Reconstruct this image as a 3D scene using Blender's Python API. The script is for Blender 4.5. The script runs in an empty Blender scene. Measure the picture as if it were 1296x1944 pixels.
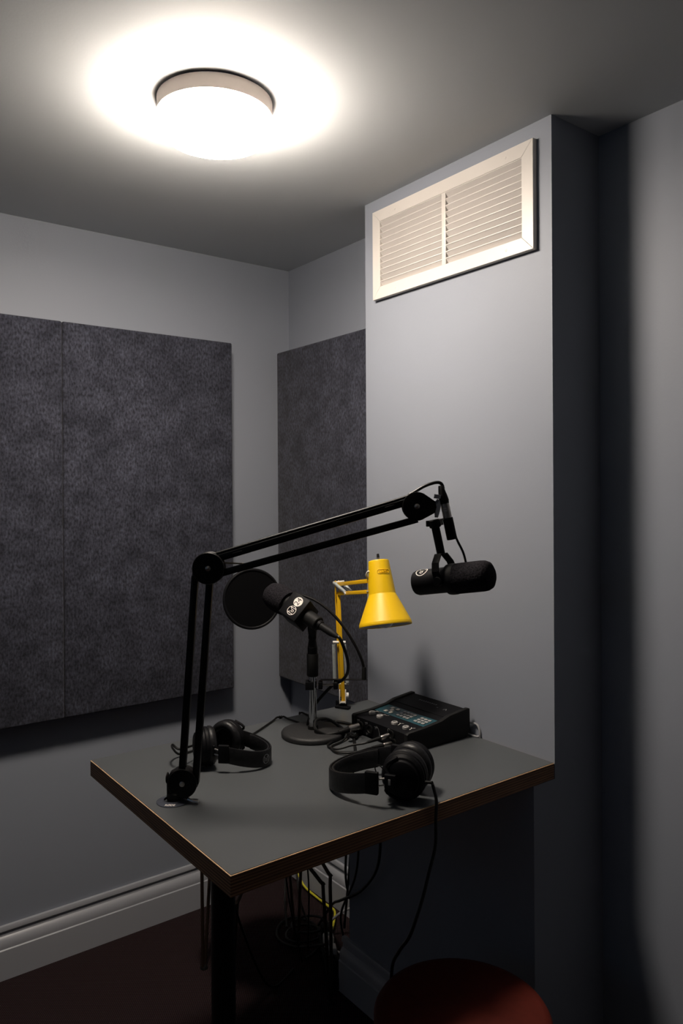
import bpy, bmesh, math, random
from mathutils import Vector, Matrix, Euler
random.seed(7)
S = bpy.context.scene
COL = S.collection

# ------------------------------------------------------------------ camera, world, light, exposure
YAW, PITCH, ROLL = math.radians(52.992), math.radians(-0.145), math.radians(-0.348)
CAM_H = 1.6115
_f = Vector((math.cos(YAW), math.sin(YAW), 0)); _r = Vector((math.sin(YAW), -math.cos(YAW), 0)); _u = Vector((0, 0, 1))
fw = _f * math.cos(PITCH) + _u * math.sin(PITCH); up = _u * math.cos(PITCH) - _f * math.sin(PITCH)
rt = _r * math.cos(ROLL) + up * math.sin(ROLL); up = up * math.cos(ROLL) - _r * math.sin(ROLL)
cam = bpy.data.cameras.new('camera'); cam_o = bpy.data.objects.new('camera', cam); COL.objects.link(cam_o)
cam.sensor_fit = 'VERTICAL'; cam.sensor_height = 36; cam.lens = 26.594; cam.shift_y = -0.01648; cam.clip_start = 0.02
M = Matrix((rt, up, -fw)).transposed().to_4x4(); M.translation = (0, 0, CAM_H); cam_o.matrix_world = M
S.camera = cam_o

w = bpy.data.worlds.new('world'); S.world = w; w.use_nodes = True
w.node_tree.nodes['Background'].inputs[0].default_value = (0.35, 0.62, 1.0, 1)
w.node_tree.nodes['Background'].inputs[1].default_value = 0.35

LAMP_STRENGTH = 143.0
port = bpy.data.lights.new('added_window_portal', 'AREA'); port.shape = 'RECTANGLE'; port.size = 1.6; port.size_y = 0.65; port.cycles.is_portal = True  # portal for the added, unseen window that lets in cool light
po = bpy.data.objects.new('added_window_portal', port); po.location = (-2.42, 0.85, 2.025); po.rotation_euler = (math.radians(90), 0, math.radians(-90)); COL.objects.link(po)

S.view_settings.view_transform = 'Standard'; S.view_settings.look = 'None'
S.view_settings.exposure = 0.0; S.view_settings.gamma = 1.0; S.view_settings.use_curve_mapping = False

# ------------------------------------------------------------------ materials
def new_mat(name, col, rough=0.5, metal=0.0, spec=0.5, **kw):
    m = bpy.data.materials.new(name); m.use_nodes = True
    b = m.node_tree.nodes['Principled BSDF']
    b.inputs['Base Color'].default_value = (*col, 1); b.inputs['Roughness'].default_value = rough
    b.inputs['Metallic'].default_value = metal; b.inputs['Specular IOR Level'].default_value = spec
    for k, v in kw.items(): b.inputs[k].default_value = v
    return m
def N(m, t, **props):
    n = m.node_tree.nodes.new(t)
    for k, v in props.items(): setattr(n, k, v)
    return n
def L(m, a, b): m.node_tree.links.new(a, b)
def bsdf(m): return m.node_tree.nodes['Principled BSDF']
def obj_co(m):
    return N(m, 'ShaderNodeTexCoord').outputs['Object']
def noise_mix(m, c1, c2, scale, detail=4, lo=0.3, hi=0.7, stretch=(1, 1, 1)):
    mp = N(m, 'ShaderNodeMapping'); mp.inputs['Scale'].default_value = stretch; L(m, obj_co(m), mp.inputs[0])
    n = N(m, 'ShaderNodeTexNoise'); n.inputs['Scale'].default_value = scale; n.inputs['Detail'].default_value = detail; L(m, mp.outputs[0], n.inputs[0])
    r = N(m, 'ShaderNodeValToRGB'); r.color_ramp.elements[0].position = lo; r.color_ramp.elements[1].position = hi
    r.color_ramp.elements[0].color = (*c1, 1); r.color_ramp.elements[1].color = (*c2, 1)
    L(m, n.outputs['Fac'], r.inputs[0]); return r.outputs[0], n.outputs['Fac']
def bump(m, fac, strength, dist=0.001):
    b = N(m, 'ShaderNodeBump'); b.inputs['Strength'].default_value = strength; b.inputs['Distance'].default_value = dist
    L(m, fac, b.inputs['Height']); L(m, b.outputs[0], bsdf(m).inputs['Normal'])
def noisy(name, c1, c2, scale, rough=0.6, bs=0.0, dist=0.001, **kw):
    m = new_mat(name, c1, rough, **{k: v for k, v in kw.items() if k in ('metal', 'spec')})
    c, f = noise_mix(m, c1, c2, scale); L(m, c, bsdf(m).inputs['Base Color'])
    if bs: bump(m, f, bs, dist)
    return m

def paint(name, col, var, rough=0.55):
    m = new_mat(name, col, rough, spec=0.3)
    c, f = noise_mix(m, col, var, 1.7, 3, 0.25, 0.75); L(m, c, bsdf(m).inputs['Base Color'])
    n = N(m, 'ShaderNodeTexNoise'); n.inputs['Scale'].default_value = 160; n.inputs['Detail'].default_value = 2; L(m, obj_co(m), n.inputs[0])
    bump(m, n.outputs['Fac'], 0.10, 0.0015); return m
MAT = {}
MAT['wall'] = paint('wall_paint', (0.258, 0.278, 0.322), (0.268, 0.288, 0.332))
MAT['ceiling'] = paint('ceiling_paint', (0.535, 0.555, 0.57), (0.545, 0.565, 0.58), 0.7)
MAT['skirting'] = new_mat('skirting_gloss', (0.37, 0.38, 0.41), 0.35)
# carpet: rows of little loops
m = MAT['carpet'] = new_mat('carpet_weave', (0.03, 0.02, 0.02), 0.95, spec=0.1)
co = obj_co(m); mp = N(m, 'ShaderNodeMapping'); mp.inputs['Rotation'].default_value = (0, 0, math.radians(38)); L(m, co, mp.inputs[0])
w1 = N(m, 'ShaderNodeTexWave', wave_type='BANDS', bands_direction='X'); w1.inputs['Scale'].default_value = 52; w1.inputs['Distortion'].default_value = 0.5; L(m, mp.outputs[0], w1.inputs[0])
w2 = N(m, 'ShaderNodeTexWave', wave_type='BANDS', bands_direction='Y'); w2.inputs['Scale'].default_value = 52; w2.inputs['Distortion'].default_value = 0.5; L(m, mp.outputs[0], w2.inputs[0])
mu = N(m, 'ShaderNodeMath', operation='MULTIPLY'); L(m, w1.outputs['Fac'], mu.inputs[0]); L(m, w2.outputs['Fac'], mu.inputs[1])
rp = N(m, 'ShaderNodeValToRGB'); rp.color_ramp.elements[0].color = (0.012, 0.007, 0.008, 1); rp.color_ramp.elements[1].color = (0.072, 0.044, 0.046, 1); rp.color_ramp.elements[1].position = 0.9
L(m, mu.outputs[0], rp.inputs[0])
ns = N(m, 'ShaderNodeTexNoise'); ns.inputs['Scale'].default_value = 220; L(m, co, ns.inputs[0])
sp = N(m, 'ShaderNodeValToRGB'); sp.color_ramp.elements[0].position = 0.76; sp.color_ramp.elements[1].position = 0.80; L(m, ns.outputs['Fac'], sp.inputs[0])
mx = N(m, 'ShaderNodeMix', data_type='RGBA'); L(m, sp.outputs[0], mx.inputs[0]); L(m, rp.outputs[0], mx.inputs[6]); mx.inputs[7].default_value = (0.25, 0.22, 0.2, 1)
L(m, mx.outputs[2], bsdf(m).inputs['Base Color']); bump(m, mu.outputs[0], 0.8, 0.003)
# felt
m = MAT['felt'] = new_mat('grey_felt', (0.04, 0.04, 0.05), 0.95, spec=0.12)
bsdf(m).inputs['Sheen Weight'].default_value = 0.12
c1, f1 = noise_mix(m, (0.029, 0.030, 0.040), (0.055, 0.057, 0.075), 16, 10, 0.34, 0.70)
c2, f2 = noise_mix(m, (0.45, 0.44, 0.44), (1.5, 1.52, 1.58), 150, 8, 0.33, 0.70, (1, 1, 0.55))
mx = N(m, 'ShaderNodeMix', data_type='RGBA', blend_type='MULTIPLY'); mx.inputs[0].default_value = 1; L(m, c1, mx.inputs[6]); L(m, c2, mx.inputs[7])
L(m, mx.outputs[2], bsdf(m).inputs['Base Color']); bump(m, f2, 0.25, 0.002)
# plywood edge
m = MAT['ply'] = new_mat('plywood_edge', (0.2, 0.1, 0.05), 0.55, spec=0.3)
co = obj_co(m); sx = N(m, 'ShaderNodeSeparateXYZ'); L(m, co, sx.inputs[0])
mm = N(m, 'ShaderNodeMath', operation='MULTIPLY'); mm.inputs[1].default_value = 2 * math.pi / 0.0058; L(m, sx.outputs['Z'], mm.inputs[0])
sn = N(m, 'ShaderNodeMath', operation='SINE'); L(m, mm.outputs[0], sn.inputs[0])
rp = N(m, 'ShaderNodeValToRGB'); rp.color_ramp.elements[0].color = (0.16, 0.075, 0.036, 1); rp.color_ramp.elements[1].color = (0.34, 0.185, 0.095, 1)
rp.color_ramp.elements[0].position = 0.35; rp.color_ramp.elements[1].position = 0.65
ad = N(m, 'ShaderNodeMath', operation='MULTIPLY_ADD'); ad.inputs[1].default_value = 0.35; ad.inputs[2].default_value = 0.5; L(m, sn.outputs[0], ad.inputs[0]); L(m, ad.outputs[0], rp.inputs[0])
cg, fg = noise_mix(m, (0.55, 0.55, 0.55), (1.15, 1.1, 1.05), 60, 5, 0.3, 0.7, (0.25, 0.25, 6))
mx = N(m, 'ShaderNodeMix', data_type='RGBA', blend_type='MULTIPLY'); mx.inputs[0].default_value = 1; L(m, rp.outputs[0], mx.inputs[6]); L(m, cg, mx.inputs[7]); L(m, mx.outputs[2], bsdf(m).inputs['Base Color'])
MAT['ply_top'] = noisy('lit_ply_pale', (0.52, 0.33, 0.18), (0.60, 0.40, 0.23), 40, 0.5)  # uppermost ply coloured paler to look lit
MAT['laminate'] = noisy('grey_laminate', (0.070, 0.076, 0.081), (0.075, 0.081, 0.086), 6, 0.36)
MAT['black'] = new_mat('black_plastic', (0.003, 0.003, 0.004), 0.55, spec=0.14)
MAT['blackm'] = noisy('black_powder_metal', (0.003, 0.003, 0.003), (0.005, 0.004, 0.004), 300, 0.4, 0.05, spec=0.22)
MAT['cable'] = new_mat('black_cable', (0.004, 0.004, 0.004), 0.42, spec=0.3)
MAT['rubber'] = new_mat('dark_rubber', (0.006, 0.006, 0.006), 0.6, spec=0.2)
MAT['foam'] = noisy('black_foam', (0.004, 0.004, 0.005), (0.022, 0.020, 0.024), 260, 0.95, 0.9, 0.002, spec=0.1)
MAT['leather'] = noisy('black_leatherette', (0.005, 0.005, 0.006), (0.009, 0.009, 0.010), 90, 0.42, 0.5, 0.002, spec=0.3)
MAT['cast'] = noisy('crinkle_black', (0.006, 0.006, 0.0065), (0.016, 0.016, 0.017), 320, 0.6, 0.6, 0.001)
MAT['chrome'] = new_mat('chrome', (0.62, 0.63, 0.65), 0.12, 1.0)
MAT['nickel'] = noisy('nickel', (0.44, 0.41, 0.38), (0.48, 0.45, 0.42), 50, 0.3, metal=1.0)
MAT['brass'] = new_mat('brass_rod', (0.55, 0.42, 0.26), 0.35, 0.6)
MAT['steel'] = new_mat('spring_steel', (0.50, 0.54, 0.54), 0.35, 0.35)
MAT['yellow'] = noisy('yellow_enamel', (0.84, 0.52, 0.0), (0.87, 0.54, 0.002), 8, 0.46)
MAT['yellowarm'] = noisy('yellow_enamel_arm', (0.66, 0.37, 0.004), (0.72, 0.41, 0.006), 8, 0.4)
MAT['shade_in'] = new_mat('shade_inside_white', (0.6, 0.6, 0.6), 0.5)
MAT['whitep'] = noisy('white_plastic', (0.68, 0.65, 0.60), (0.72, 0.69, 0.64), 20, 0.4)
MAT['grille'] = noisy('white_enamel', (0.62, 0.58, 0.54), (0.64, 0.60, 0.56), 12, 0.4)
MAT['slat'] = noisy('white_enamel_slat', (0.58, 0.54, 0.51), (0.60, 0.56, 0.53), 12, 0.45)
MAT['duct'] = new_mat('dark_duct', (0.06, 0.06, 0.06), 0.8)
MAT['collar'] = noisy('lamp_collar_cream', (0.86, 0.74, 0.66), (0.88, 0.76, 0.68), 20, 0.5)
MAT['gap'] = new_mat('shadow_gap', (0.06, 0.05, 0.07), 0.8)
MAT['print'] = new_mat('white_print', (0.80, 0.74, 0.68), 0.6)
MAT['printgrey'] = new_mat('grey_print', (0.33, 0.33, 0.34), 0.6)
MAT['teal'] = noisy('teal_panel', (0.012, 0.058, 0.075), (0.015, 0.068, 0.085), 30, 0.35)
MAT['key'] = new_mat('grey_key', (0.30, 0.29, 0.28), 0.5)
MAT['key2'] = new_mat('pale_key', (0.70, 0.64, 0.56), 0.5)
MAT['redvinyl'] = noisy('red_vinyl', (0.085, 0.011, 0.006), (0.105, 0.014, 0.008), 60, 0.65, 0.2, spec=0.2)
MAT['yellowc'] = new_mat('yellow_cable', (0.62, 0.56, 0.03), 0.5)
MAT['greyc'] = new_mat('grey_cable', (0.30, 0.30, 0.31), 0.5)
MAT['copperrod'] = new_mat('dark_bronze_rod', (0.10, 0.07, 0.05), 0.35, 0.8)
MAT['ring'] = new_mat('glossy_grommet', (0.05, 0.055, 0.07), 0.12)
m = MAT['bulb'] = new_mat('bulb_glass', (0.75, 0.78, 0.8), 0.1); bsdf(m).inputs['Transmission Weight'].default_value = 0.4
m = MAT['mesh'] = new_mat('black_mesh', (0.0025, 0.0025, 0.003), 0.9, spec=0.05)
m = MAT['diffuser'] = bpy.data.materials.new('lit_opal_glass'); m.use_nodes = True; m.node_tree.nodes.clear()
e = N(m, 'ShaderNodeEmission'); e.inputs[0].default_value = (1.0, 0.885, 0.765, 1); 
sz = N(m, 'ShaderNodeSeparateXYZ'); L(m, obj_co(m), sz.inputs[0])          # side wall emits less than the flat base, to ease the ceiling glow
mr = N(m, 'ShaderNodeMapRange'); L(m, sz.outputs['Z'], mr.inputs[0]); mr.inputs[1].default_value = -0.074; mr.inputs[2].default_value = -0.089
mr.inputs[3].default_value = LAMP_STRENGTH * 0.78; mr.inputs[4].default_value = LAMP_STRENGTH * 0.97; L(m, mr.outputs[0], e.inputs[1])
o_ = N(m, 'ShaderNodeOutputMaterial'); L(m, e.outputs[0], o_.inputs[0])

# ------------------------------------------------------------------ mesh helpers
def frame(o, z, x=None):
    """matrix with origin o and local z along z"""
    z = Vector(z).normalized()
    if x is None: x = Vector((1, 0, 0)) if abs(z.x) < 0.9 else Vector((0, 1, 0))
    x = Vector(x); x = (x - z * x.dot(z)).normalized(); y = z.cross(x)
    m = Matrix((x, y, z)).transposed().to_4x4(); m.translation = Vector(o); return m
I4 = Matrix.Identity(4)
def T(x, y, z): return Matrix.Translation((x, y, z))
def RX(a): return Matrix.Rotation(math.radians(a), 4, 'X')
def RY(a): return Matrix.Rotation(math.radians(a), 4, 'Y')
def RZ(a): return Matrix.Rotation(math.radians(a), 4, 'Z')

class MB:
    def __init__(s): s.v = []; s.f = []
    def add(s, vs, fs, m=I4):
        k = len(s.v); s.v += [m @ Vector(v) for v in vs]; s.f += [[i + k for i in f] for f in fs]; return s
    def box(s, c, d, m=I4, bev=0.0, seg=2):
        bm = bmesh.new(); bmesh.ops.create_cube(bm, size=1)
        for v in bm.verts: v.co = Vector((v.co.x * d[0] + c[0], v.co.y * d[1] + c[1], v.co.z * d[2] + c[2]))
        if bev: bmesh.ops.bevel(bm, geom=bm.edges[:], offset=bev, segments=seg, affect='EDGES', profile=0.5)
        bm.verts.index_update()
        s.add([v.co.copy() for v in bm.verts], [[v.index for v in f.verts] for f in bm.faces], m); bm.free(); return s
    def lathe(s, prof, m=I4, n=32, cap=True):
        vs = []; fs = []
        for r, z in prof:
            for i in range(n): a = 2 * math.pi * i / n; vs.append((r * math.cos(a), r * math.sin(a), z))
        for j in range(len(prof) - 1):
            for i in range(n): fs.append([j * n + i, j * n + (i + 1) % n, (j + 1) * n + (i + 1) % n, (j + 1) * n + i])
        if cap:
            if prof[0][0] > 1e-6: fs.append([i for i in range(n)][::-1])
            if prof[-1][0] > 1e-6: fs.append([(len(prof) - 1) * n + i for i in range(n)])
        return s.add(vs, fs, m)
    def cyl(s, a, b, r, r2=None, n=16, bev=0.0):
        a = Vector(a); b = Vector(b); h = (b - a).length; r2 = r if r2 is None else r2
        p = [(r, 0), (r2, h)] if not bev else [(r - bev, 0), (r, bev), (r2, h - bev), (r2 - bev, h)]
        return s.lathe(p, frame(a, b - a), n)
    def tube(s, pts, r, n=8, sub=6, closed=False, taper=None):
        P_ = smooth_path(pts, sub, closed) if sub > 1 else [Vector(p) for p in pts]
        vs = []; fs = []; k = len(P_); x = None
        for i, p in enumerate(P_):
            if closed: t = P_[(i + 1) % k] - P_[i - 1]
            else: t = P_[min(i + 1, k - 1)] - P_[max(i - 1, 0)]
            t.normalize()
            if x is None: x = t.orthogonal().normalized()
            x = (x - t * x.dot(t)).normalized(); y = t.cross(x)
            rr = r if taper is None else r + (taper - r) * i / (k - 1)
            for j in range(n): a = 2 * math.pi * j / n; vs.append(p + (x * math.cos(a) + y * math.sin(a)) * rr)
        for i in range(k if closed else k - 1):
            for j in range(n):
                a, b = i * n, ((i + 1) % k) * n; fs.append([a + j, a + (j + 1) % n, b + (j + 1) % n, b + j])
        if not closed: fs.append(list(range(n))[::-1]); fs.append([(k - 1) * n + j for j in range(n)])
        return s.add(vs, fs)
    def prism(s, poly, h, m=I4, bev=0.0):
        """polygon in local xy extruded 0..h along z"""
        bm = bmesh.new(); f = bm.faces.new([bm.verts.new((x, y, 0)) for x, y in poly])
        r = bmesh.ops.extrude_face_region(bm, geom=[f]); bmesh.ops.translate(bm, verts=[g for g in r['geom'] if isinstance(g, bmesh.types.BMVert)], vec=(0, 0, h))
        bmesh.ops.recalc_face_normals(bm, faces=bm.faces[:])
        if bev:
            es = [e for e in bm.edges if abs(e.verts[0].co.z - e.verts[1].co.z) < 1e-9]
            bmesh.ops.bevel(bm, geom=es, offset=bev, segments=2, affect='EDGES', profile=0.5)
        bm.verts.index_update()
        s.add([v.co.copy() for v in bm.verts], [[v.index for v in f.verts] for f in bm.faces], m); bm.free(); return s
    def ribbon(s, pts, wd, m=I4, closed=False):
        """flat stroke in local xy"""
        P_ = [Vector((p[0], p[1], 0)) for p in pts]; k = len(P_); vs = []
        for i, p in enumerate(P_):
            t = (P_[(i + 1) % k] - P_[i - 1]) if closed else (P_[min(i + 1, k - 1)] - P_[max(i - 1, 0)])
            t.normalize(); n_ = Vector((-t.y, t.x, 0)) * wd / 2; vs += [p + n_, p - n_]
        fs = [[2 * i, 2 * i + 1, (2 * i + 3) % (2 * k), (2 * i + 2) % (2 * k)] for i in range(k if closed else k - 1)]
        return s.add(vs, fs, m)
    def build(s, name, mat, parent=None, smooth=35, label=None):
        me = bpy.data.meshes.new(name); me.from_pydata(s.v, [], s.f)
        bm = bmesh.new(); bm.from_mesh(me); bmesh.ops.recalc_face_normals(bm, faces=bm.faces[:]); bm.to_mesh(me); bm.free()
        if smooth:
            for p in me.polygons: p.use_smooth = True
            me.set_sharp_from_angle(angle=math.radians(smooth))
        me.materials.append(MAT[mat]); o = bpy.data.objects.new(name, me); COL.objects.link(o)
        if parent: o.parent = parent
        if label: o['label'] = label
        return o
def smooth_path(pts, sub=6, closed=False):
    P_ = [Vector(p) for p in pts]; k = len(P_); out = []
    if k < 3: return P_
    for i in range(k if closed else k - 1):
        if closed: a, b, c, d = P_[i - 1], P_[i], P_[(i + 1) % k], P_[(i + 2) % k]
        else: a, b, c, d = P_[max(i - 1, 0)], P_[i], P_[i + 1], P_[min(i + 2, k - 1)]
        for j in range(sub):
            t = j / sub
            out.append(0.5 * ((2 * b) + (c - a) * t + (2 * a - 5 * b + 4 * c - d) * t * t + (3 * b - a - 3 * c + d) * t ** 3))
    if not closed: out.append(P_[-1])
    return out
def circ(r, n=24, cx=0, cy=0): return [(cx + r * math.cos(2 * math.pi * i / n), cy + r * math.sin(2 * math.pi * i / n)) for i in range(n)]
def tag(o, label, cat, group=None):
    o['label'] = label; o['category'] = cat
    if group: o['group'] = group
    return o
def thing(name, label, cat, loc, rz=0, group=None):
    o = bpy.data.objects.new(name, None); COL.objects.link(o); o.empty_display_size = 0.02
    o.location = loc; o.rotation_euler = (0, 0, math.radians(rz)); return tag(o, label, cat, group)
def struct(mb, name, mat, smooth=0):
    o = mb.build(name, mat, None, smooth); o['kind'] = 'structure'; return o
def text_mesh(txt, size, m, align='CENTER', shear=0.0, extr=0.0):
    c = bpy.data.curves.new('t', 'FONT'); c.body = txt; c.size = size; c.align_x = align; c.align_y = 'CENTER'; c.shear = shear; c.extrude = extr; c.resolution_u = 4
    o = bpy.data.objects.new('t', c); COL.objects.link(o); dg = bpy.context.evaluated_depsgraph_get(); dg.update()
    me = bpy.data.meshes.new_from_object(o.evaluated_get(dg)); mb = MB()
    mb.add([v.co.copy() for v in me.vertices], [list(p.vertices) for p in me.polygons], m)
    bpy.data.objects.remove(o); bpy.data.curves.remove(c); bpy.data.meshes.remove(me); return mb

# ------------------------------------------------------------------ room shell
XC, YC, ZC = 1.7657, 2.7079, 2.5575          # alcove wall, left wall, ceiling
XB, YB1, YB2 = 1.5657, 1.1952, 1.9395        # chimney breast front and its two sides
XL = 1.484                                   # boxed-out lower half of the breast
ZT, TTH = 0.9316, 0.0405                     # table top, its thickness
X0, Y0, WT = -2.4, -2.2, 0.12
struct(MB().box(((X0 + XC) / 2, (Y0 + YC) / 2 - 0.8, -0.05), (XC - X0 + 0.24, YC - Y0 + 1.9, 0.1)), 'floor', 'carpet')
struct(MB().box(((X0 + XC) / 2, (Y0 + YC) / 2, ZC + 0.05), (XC - X0 + 0.24, YC - Y0 + 0.24, 0.1)), 'ceiling', 'ceiling')
struct(MB().box(((X0 + XC) / 2, YC + WT / 2, ZC / 2), (XC - X0 + 2 * WT, WT, ZC)), 'wall_left', 'wall')
struct(MB().box((XC + WT / 2, (Y0 + YC) / 2, ZC / 2), (WT, YC - Y0, ZC)), 'wall_back', 'wall')
br = struct(MB().box(((XB + XC) / 2, (YB1 + YB2) / 2, (ZC + ZT - TTH) / 2), (XC - XB, YB2 - YB1, ZC - ZT + TTH)), 'wall_breast', 'wall')
struct(MB().box(((XL + XC) / 2, (YB1 + YB2) / 2, (ZT - TTH) / 2), (XC - XL, YB2 - YB1, ZT - TTH)), 'wall_breast_base', 'wall')
WY0, WY1, WZ0, WZ1 = 0.05, 1.65, 1.7, 2.35       # unseen window, added behind the camera for cool light
struct(MB().box((X0 - WT / 2, (Y0 + WY0) / 2, ZC / 2), (WT, WY0 - Y0, ZC)).box((X0 - WT / 2, (WY1 + YC) / 2, ZC / 2), (WT, YC - WY1, ZC))
       .box((X0 - WT / 2, (WY0 + WY1) / 2, WZ0 / 2), (WT, WY1 - WY0, WZ0)).box((X0 - WT / 2, (WY0 + WY1) / 2, (WZ1 + ZC) / 2), (WT, WY1 - WY0, ZC - WZ1)), 'wall_front', 'wall')
fm_ = MB()
for y in (WY0 + 0.02, (WY0 + WY1) / 2, WY1 - 0.02): fm_.box((X0 - 0.06, y, (WZ0 + WZ1) / 2), (0.04, 0.04, WZ1 - WZ0))
for z in (WZ0 + 0.02, WZ1 - 0.02): fm_.box((X0 - 0.06, (WY0 + WY1) / 2, z), (0.04, WY1 - WY0, 0.04))
struct(fm_, 'added_window_1', 'skirting')
struct(MB().box(((X0 + XC) / 2, Y0 - WT / 2, ZC / 2), (XC - X0 + 2 * WT, WT, ZC)), 'wall_right', 'wall')
# skirting boards: profile (out from wall, height)
SK = [(0, 0), (0.026, 0), (0.026, 0.098), (0.022, 0.101), (0.0225, 0.108), (0.021, 0.122), (0.016, 0.132), (0.009, 0.138), (0.0075, 0.146), (0.0075, 0.152), (0.0135, 0.156), (0.0135, 0.166), (0.011, 0.1715), (0, 0.1715)]
def skirting(name, a, b, n):
    a, b, n = Vector(a), Vector(b), Vector(n)
    mb = MB(); k = len(SK); vs = [a + n * x + Vector((0, 0, z)) for x, z in SK] + [b + n * x + Vector((0, 0, z)) for x, z in SK]
    mb.add(vs, [[i, (i + 1) % k, k + (i + 1) % k, k + i] for i in range(k)] + [list(range(k)), list(range(2 * k - 1, k - 1, -1))])
    return struct(mb, name, 'skirting', 30)
skirting('baseboard_left', (X0, YC, 0), (XC, YC, 0), (0, -1, 0))
skirting('baseboard_back', (XC, YB2, 0), (XC, YC - 0.0265, 0), (-1, 0, 0))
skirting('baseboard_breast', (XL, YB1, 0), (XL, YB2 + 0.026, 0), (-1, 0, 0))
skirting('baseboard_right', (XC, Y0, 0), (XC, YB1 - 0.001, 0), (-1, 0, 0))

# ------------------------------------------------------------------ ceiling lamp
t = thing('ceiling_light', 'round flush ceiling light with glowing opal glass drum and cream collar', 'ceiling light', (0.86, 1.637, ZC))
MB().lathe([(0.1335, 0), (0.1335, -0.004)], n=64).build('shadow_ring', 'gap', t)  # dark colour stands in for the shade in the ceiling joint
MB().lathe([(0.130, -0.004), (0.1375, -0.0045), (0.1375, -0.039), (0.130, -0.039)], n=64).build('collar', 'collar', t)
MB().lathe([(0.130, -0.0385), (0.1345, -0.040), (0.1345, -0.070), (0.131, -0.080), (0.122, -0.0865), (0.105, -0.089), (0.0, -0.0895)], n=64).build('diffuser', 'diffuser', t, 60, label='glowing white opal glass')

# ------------------------------------------------------------------ air vent grille on the breast
VY0, VY1, VZ0, VZ1 = 1.2406, 1.8826, 2.2306, 2.5120
vy, vz = (VY0 + VY1) / 2, (VZ0 + VZ1) / 2; W2, H2, B = (VY1 - VY0) / 2, (VZ1 - VZ0) / 2, 0.037
t = thing('vent_grille', 'white metal return air grille of slats high on the grey wall', 'vent', (XB, vy, vz))
# local: x out of wall is -X ; poly coords (y,z) -> matrix mapping local x->world y, y->world z, z->-x
VM = Matrix(((0, 0, -1, 0), (1, 0, 0, 0), (0, 1, 0, 0), (0, 0, 0, 1)))
MB().box((0, 0, 0.0008), (2 * W2 - 0.02, 2 * H2 - 0.02, 0.0012), VM).build('backing', 'duct', t)
for poly in ([(-W2, H2), (W2, H2), (W2 - B, H2 - B), (-W2 + B, H2 - B)], [(-W2, -H2), (W2, -H2), (W2 - B, -H2 + B), (-W2 + B, -H2 + B)],
             [(-W2, -H2), (-W2, H2), (-W2 + B, H2 - B), (-W2 + B, -H2 + B)], [(W2, -H2), (W2, H2), (W2 - B, H2 - B), (W2 - B, -H2 + B)]):
    c = Vector((sum(p[0] for p in poly) / 4, sum(p[1] for p in poly) / 4)); poly = [((p[0] - c.x) * 0.9992 + c.x, (p[1] - c.y) * 0.9992 + c.y) for p in poly]
    MB().prism(poly, 0.0155, VM @ T(0, 0, 0.0002), 0.0010).build('frame_rail', 'grille', t, 0)
MB().box((0, 0, 0.0076), (0.016, 2 * (H2 - B), 0.0145), VM, 0.001).build('mullion', 'grille', t, 30)
NS = 11; bay = W2 - B - 0.008; pitch = 2 * (H2 - B) / NS
sm = MB().box((0, 0, 0), (bay - 0.0006, pitch * 1.06, 0.0011), RX(40)).box((0, pitch * 0.40, 0.0062), (bay - 0.0006, 0.0030, 0.0014), bev=0.0004)
first = None
for s_ in (-1, 1):
    for i in range(NS):
        if first is None: first = o = sm.build('slat', 'slat', t, 30)
        else: o = first.copy(); COL.objects.link(o)
        o.matrix_local = VM @ T(s_ * (0.008 + bay / 2), -H2 + B + pitch * (i + 0.5), 0.0080)
first = None
for a, b in ((-0.72, 1), (0.66, 1), (-0.72, -1), (0.66, -1)):
    if first is None:
        first = o = MB().lathe([(0.0042, 0), (0.0038, 0.0008), (0.0012, 0.0012), (0.0006, 0.0004), (0, 0.0004)], n=14).build('screw', 'grille', t)
    else: o = first.copy(); COL.objects.link(o)
    o.matrix_local = VM @ T(a * W2, b * (H2 - B * 0.5), 0.0156)

# ------------------------------------------------------------------ acoustic felt panels
def felt_panel(c, d, label):
    return tag(MB().box((0, 0, 0), d, bev=0.007, seg=3).build('acoustic_panel', 'felt', None, 30), label, 'acoustic panel', 'felt acoustic panels'), c
PZ0, PZ1 = 0.8485, 2.2042
for c, d, lb in (((1.1226, YC - 0.040, (PZ0 + PZ1) / 2), (0.6535, 0.078, PZ1 - PZ0), 'dark grey felt acoustic panel on the left wall, nearer the room corner'),
                 ((0.4685, YC - 0.040, (PZ0 + PZ1) / 2), (0.6535, 0.078, PZ1 - PZ0), 'dark grey felt acoustic panel at the far left, cut off by the picture edge'),
                 ((XC - 0.040, 2.345, (PZ0 + PZ1) / 2 - 0.004), (0.078, 0.674, PZ1 - PZ0 - 0.006), 'narrow-looking dark grey felt acoustic panel in the alcove behind the yellow lamp')):
    o, c = felt_panel(c, d, lb); o.location = c

# ------------------------------------------------------------------ table
TX0, TY0, TY1 = 0.649, 1.1962, 1.937
t = thing('table', 'grey laminate table with exposed plywood edge on a black post', 'table', (0.83, 1.5666, 0))
tx, ty = (TX0 + XB - 0.001) / 2 - 0.83, 0.0
MB().box((tx, ty, ZT - TTH / 2 - 0.0016), (XB - 0.001 - TX0, TY1 - TY0, TTH - 0.0032), bev=0.0006, seg=1).build('tabletop', 'ply', t, 0, label='plywood tabletop core with layered brown edge')
MB().box((tx, ty, ZT - 0.0022), (XB - 0.001 - TX0 + 0.0004, TY1 - TY0 + 0.0004, 0.0022), bev=0.0004, seg=1).build('lit_ply_lip', 'ply_top', t, 0, label='top ply painted pale as if lit along the edge')
MB().box((tx, ty, ZT - 0.0005), (XB - 0.001 - TX0 - 0.0035, TY1 - TY0 - 0.0035, 0.0011)).build('laminate', 'laminate', t, 0, label='matt grey laminate surface')
MB().lathe([(0.028, 0.012), (0.028, ZT - TTH - 0.006)], n=32).build('post', 'blackm', t)
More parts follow.
